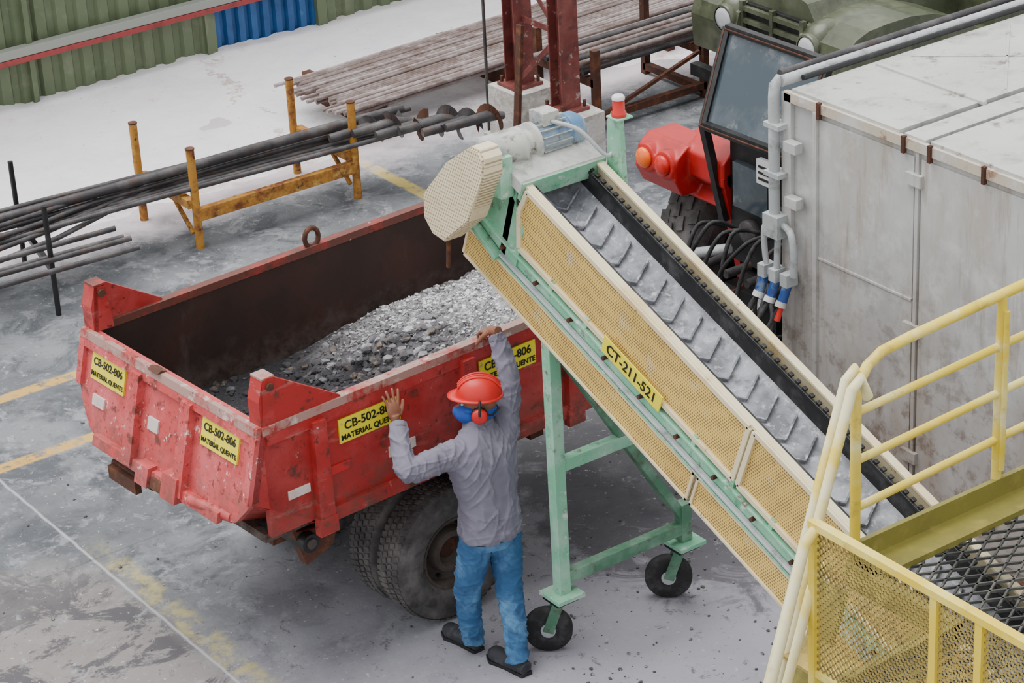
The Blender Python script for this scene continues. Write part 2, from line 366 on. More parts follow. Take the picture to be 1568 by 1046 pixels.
for i in range(6):
    x=9.70+.15*i; y=15.88-.10*i; z=.54+.03*(i%2)
    b.tube([(x-.35,y+.06,z),(x,y,z+.02),(x+.14,y-.03,z)],[.035,.045,.03],'pipe',10)
    pts=[]
    for t in range(15):
        an=t*.42+i; xx=x-.06+t*.012
        pts+= [(xx,y,z),(xx,y+.12*math.cos(an),z+.12*math.sin(an))]
    b.add(pts,[(2*t,2*t+2,2*t+3,2*t+1) for t in range(14)],'rust' if i%3==2 else 'pipe',True)
b.finish()
b=B('pipe_rack')
for x,y in ((6.75,15.55),(6.95,16.5)):
    b.cyl((x,y,0),(x,y,.85),.02,'black',10)
b.beam((6.75,15.55,.36),(6.95,16.5,.36),.04,.04,'black'); 
for i in range(4): b.cyl((5.6,15.5+.12*i,.40+.03*(i%2)),(7.35,15.35+.12*i,.42+.03*(i%2)),.022,'pipe',8)
b.finish()
b=B('steel_rod_stack')
for i in range(26):
    y=16.83+.040*i; xa=10.02+random.uniform(-.10,.14)+.002*i
    z=.30+.016*random.random()
    b.cyl((xa,y,z),(14.6,y+.25+random.uniform(-.02,.02),z),.0175,random.choice(('rod','rodl','rod')),8)
    if i%2==0: b.cyl((xa+.1,y+.02,z-.04),(14.6,y+.26,z-.04),.016,'rod',6)
for x in (10.4,11.8,13.4): b.box(x,x+.08,16.8,18.1,.0,.25,'rust')
b.finish()
b=B('pipe_rack')
for x in (11.80,12.95):
    for y in (15.75,16.55): b.box(x-.03,x+.03,y-.03,y+.03,0,.70,'rust')
    b.box(x-.03,x+.03,15.75,16.55,.38,.45,'rust'); b.box(x-.03,x+.03,15.75,16.55,.04,.10,'rust')
b.box(11.80,12.95,15.72,15.78,.08,.14,'rust'); b.beam((11.80,15.75,.1),(12.9,15.75,.42),.03,.03,'rust')
for i in range(12):
    z=.50+.075*(i//7); y=15.85+.095*(i%7); b.cyl((11.62+random.uniform(0,.2),y,z),(14.6,y+.05,z),random.choice((.026,.034)),random.choice(('pipe','pipe','rod')),10)
b.finish()
# ---------------------------------------------------------------- lattice column
b=B('steel_lattice_column')
def block(x0,x1,y0,y1,h):
    b.prism([(x0-.04,y0-.04),(x1+.04,y0-.04),(x1+.04,y1+.04),(x0-.04,y1+.04)],'z',0,.1,'concrete')
    b.prism([(x0,y0),(x0+.15,y0-.015),(x1,y0),(x1+.01,y1-.1),(x1,y1),(x0,y1)],'z',.1,h,'concrete')
block(10.98,11.38,15.72,16.12,.52); block(10.88,11.30,14.98,15.42,.52)
def ib(x,y):
    b.box(x-.09,x+.09,y-.08,y-.066,.52,4.2,'column');b.box(x-.09,x+.09,y+.066,y+.08,.52,4.2,'column');b.box(x-.012,x+.012,y-.066,y+.066,.52,4.2,'column')
    b.box(x-.14,x+.14,y-.13,y+.13,.52,.55,'column')
    for dx_ in (-.11,.11):
        for dy_ in (-.1,.1): b.cyl((x+dx_,y+dy_,.55),(x+dx_,y+dy_,.60),.014,'rust',8)
ib(11.17,15.93); ib(11.10,15.22)
z=.6; s_=1
while z<4:
    b.beam((11.13,15.86 if s_>0 else 15.30,z),(11.13,15.30 if s_>0 else 15.86,z+.5),.05,.012,'column',up=(1,0,0)); z+=.5;s_=-s_
    b.beam((11.17,15.30,z),(11.17,15.86,z),.05,.012,'column',up=(1,0,0))
b.beam((10.80,15.52,.02),(10.98,15.62,1.15),.07,.03,'rust',up=(1,0,0))
b.tube([(11.04,16.22,.0),(11.04,16.19,3)],.014,'pipe',8)
b.finish(.004)

# ---------------------------------------------------------------- dump trailer
R4=Matrix.Translation((5.45,10.23,0))@Matrix.Rotation(math.radians(4),4,'Z')
L,W,ZT=2.95,1.72,1.66
b=B('dump_trailer'); b.M=R4
for side in (0,1):
    y0=0 if side==0 else W; sg=1 if side==0 else -1
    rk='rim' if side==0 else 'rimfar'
    b.add([(0,y0,1.02),(L,y0,1.02),(L,y0,ZT),(0,y0,ZT),(0,y0+sg*.04,1.02),(L,y0+sg*.04,1.02),(L,y0+sg*.04,ZT),(0,y0+sg*.04,ZT)],
          [(0,1,2,3),(0,4,5,1),(0,3,7,4),(1,5,6,2)],'red')
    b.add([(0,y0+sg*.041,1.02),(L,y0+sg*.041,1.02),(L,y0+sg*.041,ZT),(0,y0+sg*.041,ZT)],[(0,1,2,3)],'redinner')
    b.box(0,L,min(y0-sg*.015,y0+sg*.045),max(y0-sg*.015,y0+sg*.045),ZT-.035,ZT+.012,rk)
    b.box(0.02,L,min(y0-sg*.012,y0),max(y0-sg*.012,y0),ZT-.10,ZT-.036,'red')
    b.box(.3,L,min(y0-sg*.03,y0+sg*.01),max(y0-sg*.03,y0+sg*.01),.98,1.06,'red')
    b.add([(0.25,y0-sg*.02,.98),(L,y0-sg*.02,.98),(L,y0+sg*.25,.84),(0.25,y0+sg*.25,.84)],[(0,1,2,3)],'red')
    for a in (.28,1.28,2.02,2.8):
        b.prism([(a,1.0),(a+.10,1.0),(a+.09,ZT-.06),(a+.01,ZT-.06)],'y',min(y0-sg*.045,y0),max(y0-sg*.045,y0),'red')
        b.box(a-.01,a+.11,min(y0-sg*.05,y0),max(y0-sg*.05,y0),.93,1.03,'red')
    yy0,yy1=(y0-.005,y0+.02) if side==0 else (y0-.02,y0+.005)
    ear=[(.0,ZT-.05),(.03,1.90),(.055,1.935),(.10,1.93),(.50,ZT+.02),(.50,ZT-.02)]
    b.prism(ear,'y',yy0,yy1,'red')
    pz=[(0.0,ZT-.02),(.0,ZT+.15),(.035,1.93),(.055,1.935),(.03,ZT-.02)]
    b.prism(pz,'y',min(y0,y0+sg*.10),max(y0,y0+sg*.10),'red')
    b.prism([(.0,ZT),(.035,1.925),(.10,1.92),(.13,ZT)],'y',min(y0+sg*.085,y0+sg*.10),max(y0+sg*.085,y0+sg*.10),'red')
    b.cyl((0.07,y0-sg*.02,1.885),(0.07,y0+sg*.12,1.885),.022,'rust',14)
    b.box(.03,.11,min(y0,y0+sg*.10),max(y0,y0+sg*.10),1.925,1.937,rk)
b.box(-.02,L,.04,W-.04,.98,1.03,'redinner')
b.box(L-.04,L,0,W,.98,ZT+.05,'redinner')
b.box(.3,L,.25,W-.25,.84,.98,'red')
def tg(bb,z,off=0):
    a=-.15*(ZT-z)/.58-off; return V((a,bb,z))
outer=[(0,ZT),(W,ZT),(W,1.36),(W-.05,1.26),(W-.14,1.14),(W-.28,1.08),(.28,1.08),(.12,1.12),(0,1.26)]
vo=[tg(y,z) for y,z in outer]; vi=[tg(y,z,-.04) for y,z in outer]; n8=len(outer)
b.add(vo+vi,[tuple(range(n8))]+[(i,(i+1)%n8,n8+(i+1)%n8,n8+i) for i in range(n8)],'redtail')
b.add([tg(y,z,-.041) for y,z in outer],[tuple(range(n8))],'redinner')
b.add([tg(.28,1.08),tg(W-.28,1.08),V((.3,W-.28,.90)),V((.3,.28,.90))],[(0,1,2,3)],'rust')
b.add([tg(0,1.26),tg(.28,1.08),V((.3,.25,.86)),V((.28,-.0,1.0))],[(0,1,2,3)],'red')
b.add([tg(W,1.36),tg(W-.28,1.08),V((.3,W-.25,.86)),V((.28,W,1.0))],[(0,1,2,3)],'red')
b.add([V((0,0,ZT)),tg(0,ZT),tg(0,1.26),V((.3,0,1.0)),V((.3,0,ZT))],[(0,1,2,3,4)],'red')
b.add([V((0,W,ZT)),tg(W,ZT),tg(W,1.36),V((.3,W,1.0)),V((.3,W,ZT))],[(0,1,2,3,4)],'red')
def tb(y0,y1,z0,z1,t,k):
    vs=[tg(y0,z0),tg(y1,z0),tg(y1,z1),tg(y0,z1)]+[tg(y0,z0,t),tg(y1,z0,t),tg(y1,z1,t),tg(y0,z1,t)]
    b.add(vs,[(4,5,6,7),(0,1,5,4),(1,2,6,5),(2,3,7,6),(3,0,4,7)],k)
tb(0.0,W,ZT-.035,ZT+.012,.03,'rim'); tb(0,W,ZT-.08,ZT-.036,.028,'redtail')
tb(.24,W-.24,1.08,1.14,.035,'redtail'); tb(.0,.05,1.26,ZT-.05,.03,'redtail'); tb(W-.05,W,1.36,ZT-.05,.03,'redtail')
for y in (.62,1.12): tb(y-.045,y+.045,1.10,ZT-.05,.05,'redtail')
tb(.60,.74,1.06,1.20,.065,'redtail'); tb(.88,1.0,1.05,1.16,.06,'redtail'); tb(.76,.86,1.06,1.12,.05,'rust')
b.cyl(tg(.18,1.12,-.02),tg(.50,1.12,.03),.03,'redtail',12)
b.prism([(0.02,ZT+.012),(-.02,ZT+.03),(-.05,ZT+.012)],'y',.9,1.0,'rust')
for y in (.45,W-.45): b.box(.25,L+.2,y-.05,y+.05,.70,.84,'rust')
b.box(-.14,.30,1.18,1.26,.90,.97,'rust'); b.box(-.16,-.12,1.10,1.38,.90,.98,'rust'); b.cyl((-.10,1.0,.97),(-.10,1.4,.97),.025,'rust',10)
b.prism([(.22,.92),(.55,.92),(.48,.72),(.30,.66)],'y',.16,.22,'rust')
b.cyl((0.30,.10,.82),(.30,.40,.82),.055,'black',16); b.cyl((0.30,.09,.82),(.30,.10,.82),.03,'hub',12)
b.tube([(.30,.35,.86),(.5,.3,.74),(.7,.35,.78)],.015,'black',8)
for a in (.5,2.0): b.box(a,a+.1,.3,W-.3,.72,.84,'rust')
b.box(.98,1.46,.46,.52,.45,.72,'rust'); b.box(.98,1.46,W-.52,W-.46,.45,.72,'rust')
b.cyl((1.20,.1,.42),(1.20,W-.1,.42),.06,'rust',14)
b.beam((L,.6,.72),(L+.75,.9,.55),.09,.1,'rust'); b.beam((L,W-.5,.72),(L+.75,.95,.55),.09,.1,'rust')
def tyre(bd,c,r,w,hubk='hub',treads=64):
    h=w/2
    bd.lathe(c,(0,1,0),[(r*.52,-h*.75),(r*.58,-h*.93),(r*.70,-h),(r*.80,-h),(r*.80,-h*.98),(r*.90,-h*.93),(r*.96,-h*.82),(r*.985,-h*.66),(r*.985,h*.66),(r*.96,h*.82),(r*.90,h*.93),(r*.78,h),(r*.58,h*.93),(r*.52,h*.75)],'tyre',56)
    for i in range(treads):
        an=2*math.pi*i/treads
        for q,(f0,f1) in enumerate(((-.80,-.44),(-.34,-.06),(.06,.34),(.44,.80))):
            a2=an+(q%2)*math.pi/treads
            d1=V((math.cos(a2),0,math.sin(a2)));d2=V((math.cos(a2+.03),0,math.sin(a2+.03)))
            rr=r*(1.0 if abs(f0+f1)<1 else .985)
            bd.beam(V(c)+d1*rr+V((0,h*f0,0)),V(c)+d2*rr+V((0,h*f1,0)),2*math.pi*r/treads*.66,.008,'tyre',up=d1)
    bd.lathe(c,(0,1,0),[(0.001,-h*.1),(r*.2,-h*.1),(r*.22,-h*.6),(r*.30,-h*.55),(r*.34,-h*.1),(r*.46,-h*.15),(r*.49,-h*.8),(r*.53,-h*.8)],hubk,30)
    bd.lathe(c,(0,1,0),[(0.001,h*.1),(r*.46,h*.15),(r*.49,h*.8),(r*.53,h*.8)],hubk,30)
    for i in range(6):
        an=i*math.pi/3; q=V(c)+V((math.cos(an)*r*.39,-h*.16,math.sin(an)*r*.39)); bd.cyl(q,q+V((0,-.025,0)),.013,'black',6)
for y in (.12,.38,W-.38,W-.12): tyre(b,(1.20,y,.415),.415,.22)
for y0,y1,z0,z1 in ((.16,.50,1.42,1.57),(1.26,1.60,1.42,1.57)): tb(y0,y1,z0,z1,.012,'labely')
tb(.90,1.00,1.33,1.40,.011,'reflect'); tb(1.44,1.56,1.28,1.34,.011,'reflect')
for a in (.47,1.42): b.box(a,a+.40,-.010,.0,1.40,1.54,'labely')
b.box(.12,.26,-.008,0,1.20,1.25,'reflect')
b.box(.40,.53,-.008,0,1.24,1.29,'redtrac');b.box(.78,.96,-.008,0,1.20,1.26,'reflect')
pts=[(1.55+.05*math.cos(a*math.pi/6),W-.02,ZT+.06+.06*math.sin(a*math.pi/6)) for a in range(13)]
b.tube(pts,.016,'rust',8)
tr=b.finish(.006)
def TP(a,bb,z): return R4@V((a,bb,z))
rt=(R4.to_3x3()@V((1,0,0)))
for i,a in enumerate((.67,1.62)):
    text("CB-502-806",TP(a,-.012,1.495),rt,(0,0,1),.068,'text',tr,'side_label_a%d'%i); text("MATERIAL QUENTE",TP(a,-.012,1.43),rt,(0,0,1),.044,'text',tr,'side_label_b%d'%i)
upv=R4.to_3x3()@(tg(0,ZT)-tg(0,1.2)); rr=R4.to_3x3()@V((0,-1,0))
for i,y in enumerate((.33,1.43)):
    text("CB-502-806",R4@tg(y,1.525,.014),rr,upv,.060,'text',tr,'tail_label_a%d'%i); text("MATERIAL QUENTE",R4@tg(y,1.455,.014),rr,upv,.037,'text',tr,'tail_label_b%d'%i)

# ---------------------------------------------------------------- gravel heap
def hh(a,y):
    d=math.hypot((a-2.30)*.80,(y-.42)*.86)
    h=1.04+max(0,.54-.42*d)
    k=max(.2,min(1,(h-1.04)/.1))
    h+= k*(.05*noise.noise(V((a*3,y*3,0)))+.05*noise.noise(V((a*8,y*8,2)))+.025*noise.noise(V((a*20,y*20,4))))
    return h
b=B('crushed_stone_heap'); b.M=R4; nx,ny=200,120; vs=[];fs=[]
for j in range(ny+1):
    for i in range(nx+1):
        a=.02+2.88*i/nx; y=.045+(W-.09)*j/ny; vs.append((a,y,hh(a,y)))
for j in range(ny):
    for i in range(nx): q=j*(nx+1)+i; fs.append((q,q+1,q+nx+2,q+nx+1))
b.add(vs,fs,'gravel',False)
ico=bmesh.new();bmesh.ops.create_icosphere(ico,subdivisions=1,radius=1);iv=[v.co.copy() for v in ico.verts];iff=[[v.index for v in f.verts] for f in ico.faces];ico.free()
def rock(bd,p,r,k):
    e=random.random()*50; sc=V((random.uniform(.7,1.3),random.uniform(.7,1.3),random.uniform(.5,.9)))
    bd.add([V(p)+V((v.x*sc.x,v.y*sc.y,v.z*sc.z))*r*(1+.5*noise.noise(v*1.3+V((e,e,e)))) for v in iv],iff,k)
for i in range(6500):
    a=random.uniform(.35,2.85);y=random.uniform(.07,W-.07)
    if hh(a,y)<1.10 and random.random()<.8: continue
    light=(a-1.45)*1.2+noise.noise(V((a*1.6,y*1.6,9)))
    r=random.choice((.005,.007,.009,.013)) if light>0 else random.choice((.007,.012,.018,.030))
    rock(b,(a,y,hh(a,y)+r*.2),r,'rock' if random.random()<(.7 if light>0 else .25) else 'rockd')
hp=b.finish(); hp.parent=tr
b=B('spilled_stone_debris')
for i in range(420):
    x=random.gauss(7.6,.9);y=random.gauss(9.4,.8)
    if random.random()<.35: x=random.uniform(4.6,9);y=random.uniform(8.5,14.5)
    if x>9.0: continue
    r=random.choice((.004,.006,.009,.012)); rock(b,(x,y,r*.3),r,'debris')
b.finish()

# ---------------------------------------------------------------- conveyor
SV=V((0,-.932,-.3625));WV=V((0,-.3625,.932));O=V((6.82,10.32,2.21))
MC=Matrix(((0,1,0,O.x),(SV.y,0,WV.y,O.y),(SV.z,0,WV.z,O.z),(0,0,0,1)))
b=B('inclined_belt_conveyor'); b.M=MC
SL=4.55; BW=.47
for s0,s1 in ((.0,1.98),(2.0,3.3),(3.32,SL)):
    b.box(s0,s1,-.012,0,.015,.185,'perfy')
    for a0,a1,w0,w1 in ((s0,s1,0,.018),(s0,s1,.182,.20),(s0,s0+.018,0,.2),(s1-.018,s1,0,.2)): b.box(a0,a1,-.02,.004,w0,w1,'cream')
for v0,v1 in ((.0,.05),(BW-.05,BW)):
    b.box(.05,SL,v0,v1,.215,.335,'mint'); 
b.box(.05,SL,-.03,0,.325,.34,'mint'); b.box(.05,SL,-.03,0,.21,.222,'mint'); b.box(.3,SL,-.034,-.004,.236,.25,'steelgrey')
for i in range(14): 
    q=.3+i*.3; b.cyl((q,-.03,.29),(q,.0,.29),.012,'rust',8)
    b.box(q+.1,q+.13,-.02,0,.335,.40,'mint')
def panel(pl,k='perfy'):
    b.add([(s,-.006,w) for s,w in pl],[tuple(range(len(pl)))],k)
    for i in range(len(pl)):
        (s0,w0),(s1,w1)=pl[i],pl[(i+1)%len(pl)]
        b.beam((s0,-.008,w0),(s1,-.008,w1),.03,.03,'cream',up=(0,1,0))
panel([(.42,.38),(.36,.58),(.39,.735),(2.21,.735),(2.21,.38)]); panel([(2.25,.38),(2.25,.735),(SL,.735),(SL,.38)])
b.box(.36,SL,-.01,.03,.735,.755,'cream')
b.box(.3,SL,.05,.062,.40,.73,'rubber'); 
b.box(.3,SL,.0,.012,.40,.73,'rubber')
b.box(.3,SL,BW-.065,BW-.05,.40,.70,'rubber')
b.box(.0,SL,BW-.012,BW+.0,.34,.74,'cream'); b.box(-.02,SL,BW-.03,BW+.015,.74,.756,'cream'); b.box(.3,SL,BW-.075,BW-.06,.70,.715,'black')
for i in range(80): b.box(.3+i*.053,.325+i*.053,BW-.068,BW-.046,.715,.728,'black')
b.box(0,SL,BW+.0,BW+.012,0,.2,'cream')
bw0,bw1=.062,BW-.065; cs=[(bw0,.60),(bw0+.05,.565),(.5*(bw0+bw1),.55),(bw1-.05,.565),(bw1,.60)]
b.add([(s,v,w) for s in (-.02,SL) for v,w in cs],[(i,i+1,i+6,i+5) for i in range(4)],'belt',True)
s=.05
while s<SL-.05:
    mid=.5*(bw0+bw1)
    b.beam((s,bw0+.03,.586),(s+.09,mid,.559),.011,.026,'cleat',up=(0,0,1)); b.beam((s,bw1-.03,.586),(s+.09,mid,.559),.011,.026,'cleat',up=(0,0,1))
    s+=.15
b.box(0,SL,.06,BW-.06,.30,.33,'rubber')
b.cyl((-.02,.05,.44),(-.02,BW-.05,.44),.12,'rubber',26)
for v0,v1 in ((-.01,.03),(BW-.03,BW+.01)):
    b.prism([(-.18,.36),(.42,.22),(.42,.50),(.2,.70),(-.02,.74),(-.14,.60)],'y',v0,v1,'mint')
    b.beam((.02,(v0+v1)/2,.22),(.10,(v0+v1)/2,.70),.05,.04,'mint',up=(0,1,0)); b.beam((.30,(v0+v1)/2,.22),(.28,(v0+v1)/2,.74),.05,.04,'mint',up=(0,1,0))
b.box(-.04,.36,-.03,BW+.03,.745,.77,'dust'); b.box(-.04,.36,-.035,-.03,.70,.77,'dust'); b.box(.34,.365,-.03,BW+.03,.66,.77,'mint')
b.box(-.10,.0,-.02,.05,.34,.50,'mint'); b.cyl((-.06,-.05,.44),(-.06,.02,.44),.05,'steelgrey',14)
b.beam((-.20,-.03,.30),(.30,-.03,.22),.03,.05,'mint',up=(0,1,0))
b.M=Matrix.Identity(4)
poly=[(9.88,3.0),(10.12,2.84),(10.35,2.60),(10.36,2.46),(10.29,2.39),(10.18,2.38),(9.94,2.57),(9.78,2.86),(9.77,2.96),(9.81,3.0)]
b.prism(poly,'x',6.61,6.72,'perfc')
cx=sum(p[0] for p in poly)/len(poly);cz=sum(p[1] for p in poly)/len(poly)
pl2=[(cx+(y-cx)*.96,cz+(z-cz)*.96) for y,z in poly]; b.prism(pl2,'x',6.60,6.61,'perfc')
b.box(6.72,6.80,9.8,10.0,2.70,2.92,'mint')
b.cyl((6.66,10.22,2.38),(6.66,10.24,2.20),.012,'rust',8)
mz=2.90; my=9.93
b.lathe((6.74,my,mz),(1,0,0),[(0.001,-.02),(.085,-.02),(.10,.0),(.10,.05),(.085,.07),(.085,.17),(.10,.18),(.10,.20),(.07,.22),(.07,.25),(.105,.26),(.105,.28)],'motor',24)
b.lathe((7.02,my,mz),(1,0,0),[(.085,0),(.085,.20),(.095,.205),(.095,.26),(.07,.30),(0.001,.30)],'motorblue',24)
for i in range(16):
    an=i*math.pi/8; d=V((0,math.cos(an),math.sin(an))); b.beam(V((7.03,my,mz))+d*.085,V((7.21,my,mz))+d*.085,.006,.035,'motor',up=d)
b.box(7.06,7.16,my-.05,my+.05,mz+.08,mz+.15,'motor'); b.box(6.80,6.96,my-.10,my+.10,mz-.14,mz-.06,'motor')
b.box(6.78,7.34,my-.12,my+.12,mz-.17,mz-.14,'dust')
b.tube(sm([(7.11,my-.05,mz+.1),(7.2,my-.16,mz+.06),(7.3,my-.25,mz-.08),(7.36,my-.25,mz-.05)]),.012,'steelgrey',8)
b.prism([(9.58,2.58),(9.72,2.58),(9.70,3.0),(9.66,3.06),(9.60,3.03)],'x',7.33,7.36,'mint')
b.box(7.30,7.40,9.57,9.67,3.03,3.04,'mint')
b.lathe((7.345,9.62,3.04),(0,0,1),[(.001,0),(.04,0),(.04,.02),(.032,.03),(.032,.09)],'lampred',18); b.lathe((7.345,9.62,3.13),(0,0,1),[(.034,0),(.034,.012),(.028,.022),(.001,.024)],'whitepl',18)
x0,x1=6.85,7.70; ys=9.62
def leg(x,z1): b.box(x-.035,x+.035,ys-.035,ys+.035,.42,z1,'mint')
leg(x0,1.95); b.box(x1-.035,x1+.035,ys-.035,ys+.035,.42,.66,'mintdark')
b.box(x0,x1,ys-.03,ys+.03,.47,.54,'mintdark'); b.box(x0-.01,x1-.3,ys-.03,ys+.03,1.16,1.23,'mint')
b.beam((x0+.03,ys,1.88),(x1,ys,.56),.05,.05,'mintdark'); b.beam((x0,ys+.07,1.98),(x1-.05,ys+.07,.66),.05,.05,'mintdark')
b.box(x0,x0+.45,ys-.04,ys+.04,1.86,1.93,'mint')
for x,yy in ((x0,ys),(x1,ys)):
    b.box(x-.09,x+.09,yy-.09,yy+.09,.395,.42,'mint'); b.box(x-.07,x+.07,yy-.05,yy+.09,.36,.39,'black')
    c=V((x-.02,yy+.12,.135)); wa=V((.62,.78,0))
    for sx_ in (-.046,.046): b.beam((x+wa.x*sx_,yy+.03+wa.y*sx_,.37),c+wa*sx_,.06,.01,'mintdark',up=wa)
    b.lathe(c,wa,[(.04,-.028),(.07,-.034),(.12,-.034),(.135,-.02),(.135,.02),(.12,.034),(.07,.034),(.04,.028)],'rubber',30)
    for q_ in (-1,1): b.lathe(c,wa*q_,[(.001,.038),(.04,.038),(.045,.02),(.072,.026)],'steelgrey',18)
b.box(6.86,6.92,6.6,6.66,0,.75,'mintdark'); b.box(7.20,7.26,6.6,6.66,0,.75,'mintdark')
cv=b.finish(.003)
lb=B('belt_number_plate'); lb.M=MC; lb.box(1.18,1.66,-.036,-.028,.335,.435,'labely'); lb.finish(0,cv)
text("CT-211-521",MC@V((1.42,-.038,.385)),SV,WV,.082,'text',cv,'belt_number_text')

# ---------------------------------------------------------------- container
b=B('shipping_container')
X0,X1,Y0,Y1,Z1=9.06,12.6,4.6,10.28,2.55
b.box(X0,X1,Y0,Y1,.12,Z1,'white')
b.box(X0-.03,X0,Y1-.06,Y1+.02,.1,Z1,'white'); b.box(X0-.035,X0,Y1-.28,Y1-.25,.1,Z1-.05,'white')
b.box(X0-.03,X0,Y0,Y1,Z1-.05,Z1+.01,'rustedge'); b.box(X0-.03,X0,Y0,Y1,.08,.2,'rust')
b.box(X0-.015,X0,9.235,Y1-.28,.25,Z1-.09,'white'); b.box(X0-.015,X0,Y0,9.18,.25,Z1-.09,'white')
b.box(X0-.022,X0,9.195,9.22,.2,Z1-.05,'white')
b.box(X0-.022,X0,9.235,Y1-.28,1.60,1.615,'white')
for y in (9.98,9.30,9.10,8.7,8.3): b.box(X0-.045,X0-.02,y-.012,y+.012,Z1-.08,Z1+.02,'rust'); 
for z in (2.3,1.4,.6): b.box(X0-.04,X0-.01,9.16,9.28,z,z+.07,'white')
b.box(X0-.01,X1,9.36,Y1-.05,Z1,Z1+.03,'roof'); b.box(X0-.01,X1,9.16,9.32,Z1,Z1+.025,'roof'); b.box(X0-.01,X1,8.0,9.12,Z1,Z1+.03,'roof'); b.box(X0-.01,X1,Y0,7.96,Z1,Z1+.03,'roof')
b.box(X0+.02,X1,9.322,9.358,Z1,Z1+.003,'black');b.box(X0+.02,X1,9.122,9.158,Z1,Z1+.003,'black')
b.beam((X0+.6,9.32,Z1+.035),(X0+.6,Y1-.1,Z1+.035),.03,.02,'roof')
for x in (9.9,11.0): 
    b.beam((x,9.4,Z1+.03),(x+.8,10.15,Z1+.03),.015,.012,'roof'); b.beam((x,10.15,Z1+.03),(x+.8,9.4,Z1+.03),.015,.012,'roof')
    b.beam((x,8.1,Z1+.03),(x+.8,9.05,Z1+.03),.015,.012,'roof')
b.tube([(X0-.02,Y1+.04,Z1+.05),(X1,Y1+.04,Z1+.05)],.035,'steelgrey',10); b.tube([(X0+.1,Y1-.02,Z1+.06),(X1,Y1-.02,Z1+.06)],.018,'black',8)
b.tube([(X0+.05,Y1+.12,Z1+.06),(X1,Y1+.16,Z1+.06)],.025,'pipe',8)
b.tube([(X0+.0,Y1+.06,Z1+.06),(X0-.05,Y1+.055,Z1+.03),(X0-.06,Y1+.05,Z1-.04),(X0-.06,Y1+.05,1.80)],.034,'steelgrey',12)
for z in (2.35,2.05): b.box(X0-.10,X0+.0,Y1-.03,Y1+.1,z-.015,z+.015,'steelgrey')
b.box(X0-.08,X0-.02,Y1-.15,Y1-.05,2.22,2.28,'white'); b.box(X0-.08,X0-.02,Y1-.16,Y1-.06,1.88,1.94,'white')
b.box(X0-.11,X0-.02,Y1-.03,Y1+.10,1.66,1.80,'steelgrey')
b.tube(sm([(X0-.06,Y1-.02,1.74),(X0-.07,Y1-.10,1.72),(X0-.07,Y1-.13,1.6),(X0-.07,Y1-.13,1.45)]),.022,'steelgrey',8)
b.tube(sm([(X0-.06,Y1+.09,1.72),(X0-.07,Y1+.13,1.68),(X0-.07,Y1+.12,1.5),(X0-.07,Y1+.09,1.4)]),.018,'steelgrey',8)
b.tube([(X0-.06,Y1+.02,1.66),(X0-.07,Y1+.02,1.45)],.02,'steelgrey',8)
for dy in (.12,.02,-.08):
    b.box(X0-.11,X0-.02,Y1+dy-.03,Y1+dy+.03,1.38,1.46,'steelgrey'); b.cyl((X0-.07,Y1+dy,1.40),(X0-.12,Y1+dy,1.28),.03,'bluesock',12); b.cyl((X0-.12,Y1+dy,1.29),(X0-.135,Y1+dy,1.26),.035,'whitepl' if dy>0 else 'motor',12)
    b.tube(sm([(X0-.13,Y1+dy,1.27),(X0-.2,Y1+dy+.05,1.10),(X0-.12,Y1+dy+.12,1.0),(X0-.02,Y1+dy+.2,1.1),(X0+.1,Y1+.3,1.2)]),.014,'rubber',8)
b.cyl((X0-.12,Y1-.08,1.28),(X0-.16,Y1-.08,1.18),.02,'lampred',10)
b.box(X0+.1,X1-.1,Y0+.1,Y1-.1,0,.13,'rust')
b.finish(.006)

# ---------------------------------------------------------------- tractor
b=B('farm_tractor')
def fender(y0,y1,a0,a1):
    pts=[];cx_,cz_=10.20,.78
    for i in range(13):
        an=math.radians(a0+(a1-a0)*i/12); pts.append((cx_+.76*math.cos(an),cz_+.80*math.sin(an)))
    inn=[(cx_+(x-cx_)*.95,cz_+(z-cz_)*.95) for x,z in pts]
    b.prism(pts+inn[::-1],'y',y0,y1,'redtrac',False)
fender(10.36,10.62,160,80)
tyre(b,(10.20,11.98,.70),.70,.40,'black',30); tyre(b,(10.20,10.52,.70),.70,.20,'black',30)
for y,k in ((12.09,'lamporange'),(11.90,'lampred')):
    b.ell((9.42,y,1.505),.035,.070,.070,k)
b.prism([(9.56,1.50),(9.72,1.56),(9.82,.75),(9.72,.75)],'y',11.46,11.52,'redtrac')
b.box(9.62,9.95,10.62,11.46,.95,1.84,'black'); b.box(9.57,9.63,11.05,11.38,1.35,1.65,'glassdark'); b.lathe((9.62,10.95,1.35),(-1,0,0),[(.12,0),(.12,.03),(.09,.04),(.001,.04)],'black',20)
b.lathe((9.62,11.25,1.2),(-1,0,0),[(.08,0),(.08,.05),(.05,.06),(.001,.06)],'pipe',20)
b.box(9.50,9.54,10.93,11.07,1.62,1.78,'whitepl')
for i,z in enumerate((1.74,1.70,1.66)): b.box(9.495,9.505,10.95,11.05,z-.01,z+.005,'black')
b.box(9.9,12.0,10.75,11.45,.9,1.35,'redtrac'); b.box(9.6,12.0,10.9,11.35,.45,.9,'black'); b.box(9.55,9.9,10.95,11.45,.35,.8,'black')
b.beam((9.6,11.3,.8),(9.35,11.55,.55),.06,.06,'rust');b.beam((9.6,11.1,.8),(9.3,11.1,.55),.06,.06,'steelgrey'); b.cyl((9.55,11.4,1.05),(9.45,11.8,.9),.035,'steelgrey',10)
p=[V((9.5,11.57,1.86)),V((9.8,11.68,2.40)),V((9.8,10.74,2.41)),V((9.5,10.72,1.88))]
for i in range(4): b.beam(p[i],p[(i+1)%4],.05,.05,'black'); 
q=[x+V((-.03,0,.0)) for x in p]
for i in range(4): b.beam(q[i],q[(i+1)%4],.008,.008,'rust')
b.add([x+V((.005,0,0)) for x in p],[(0,1,2,3)],'glassdark')
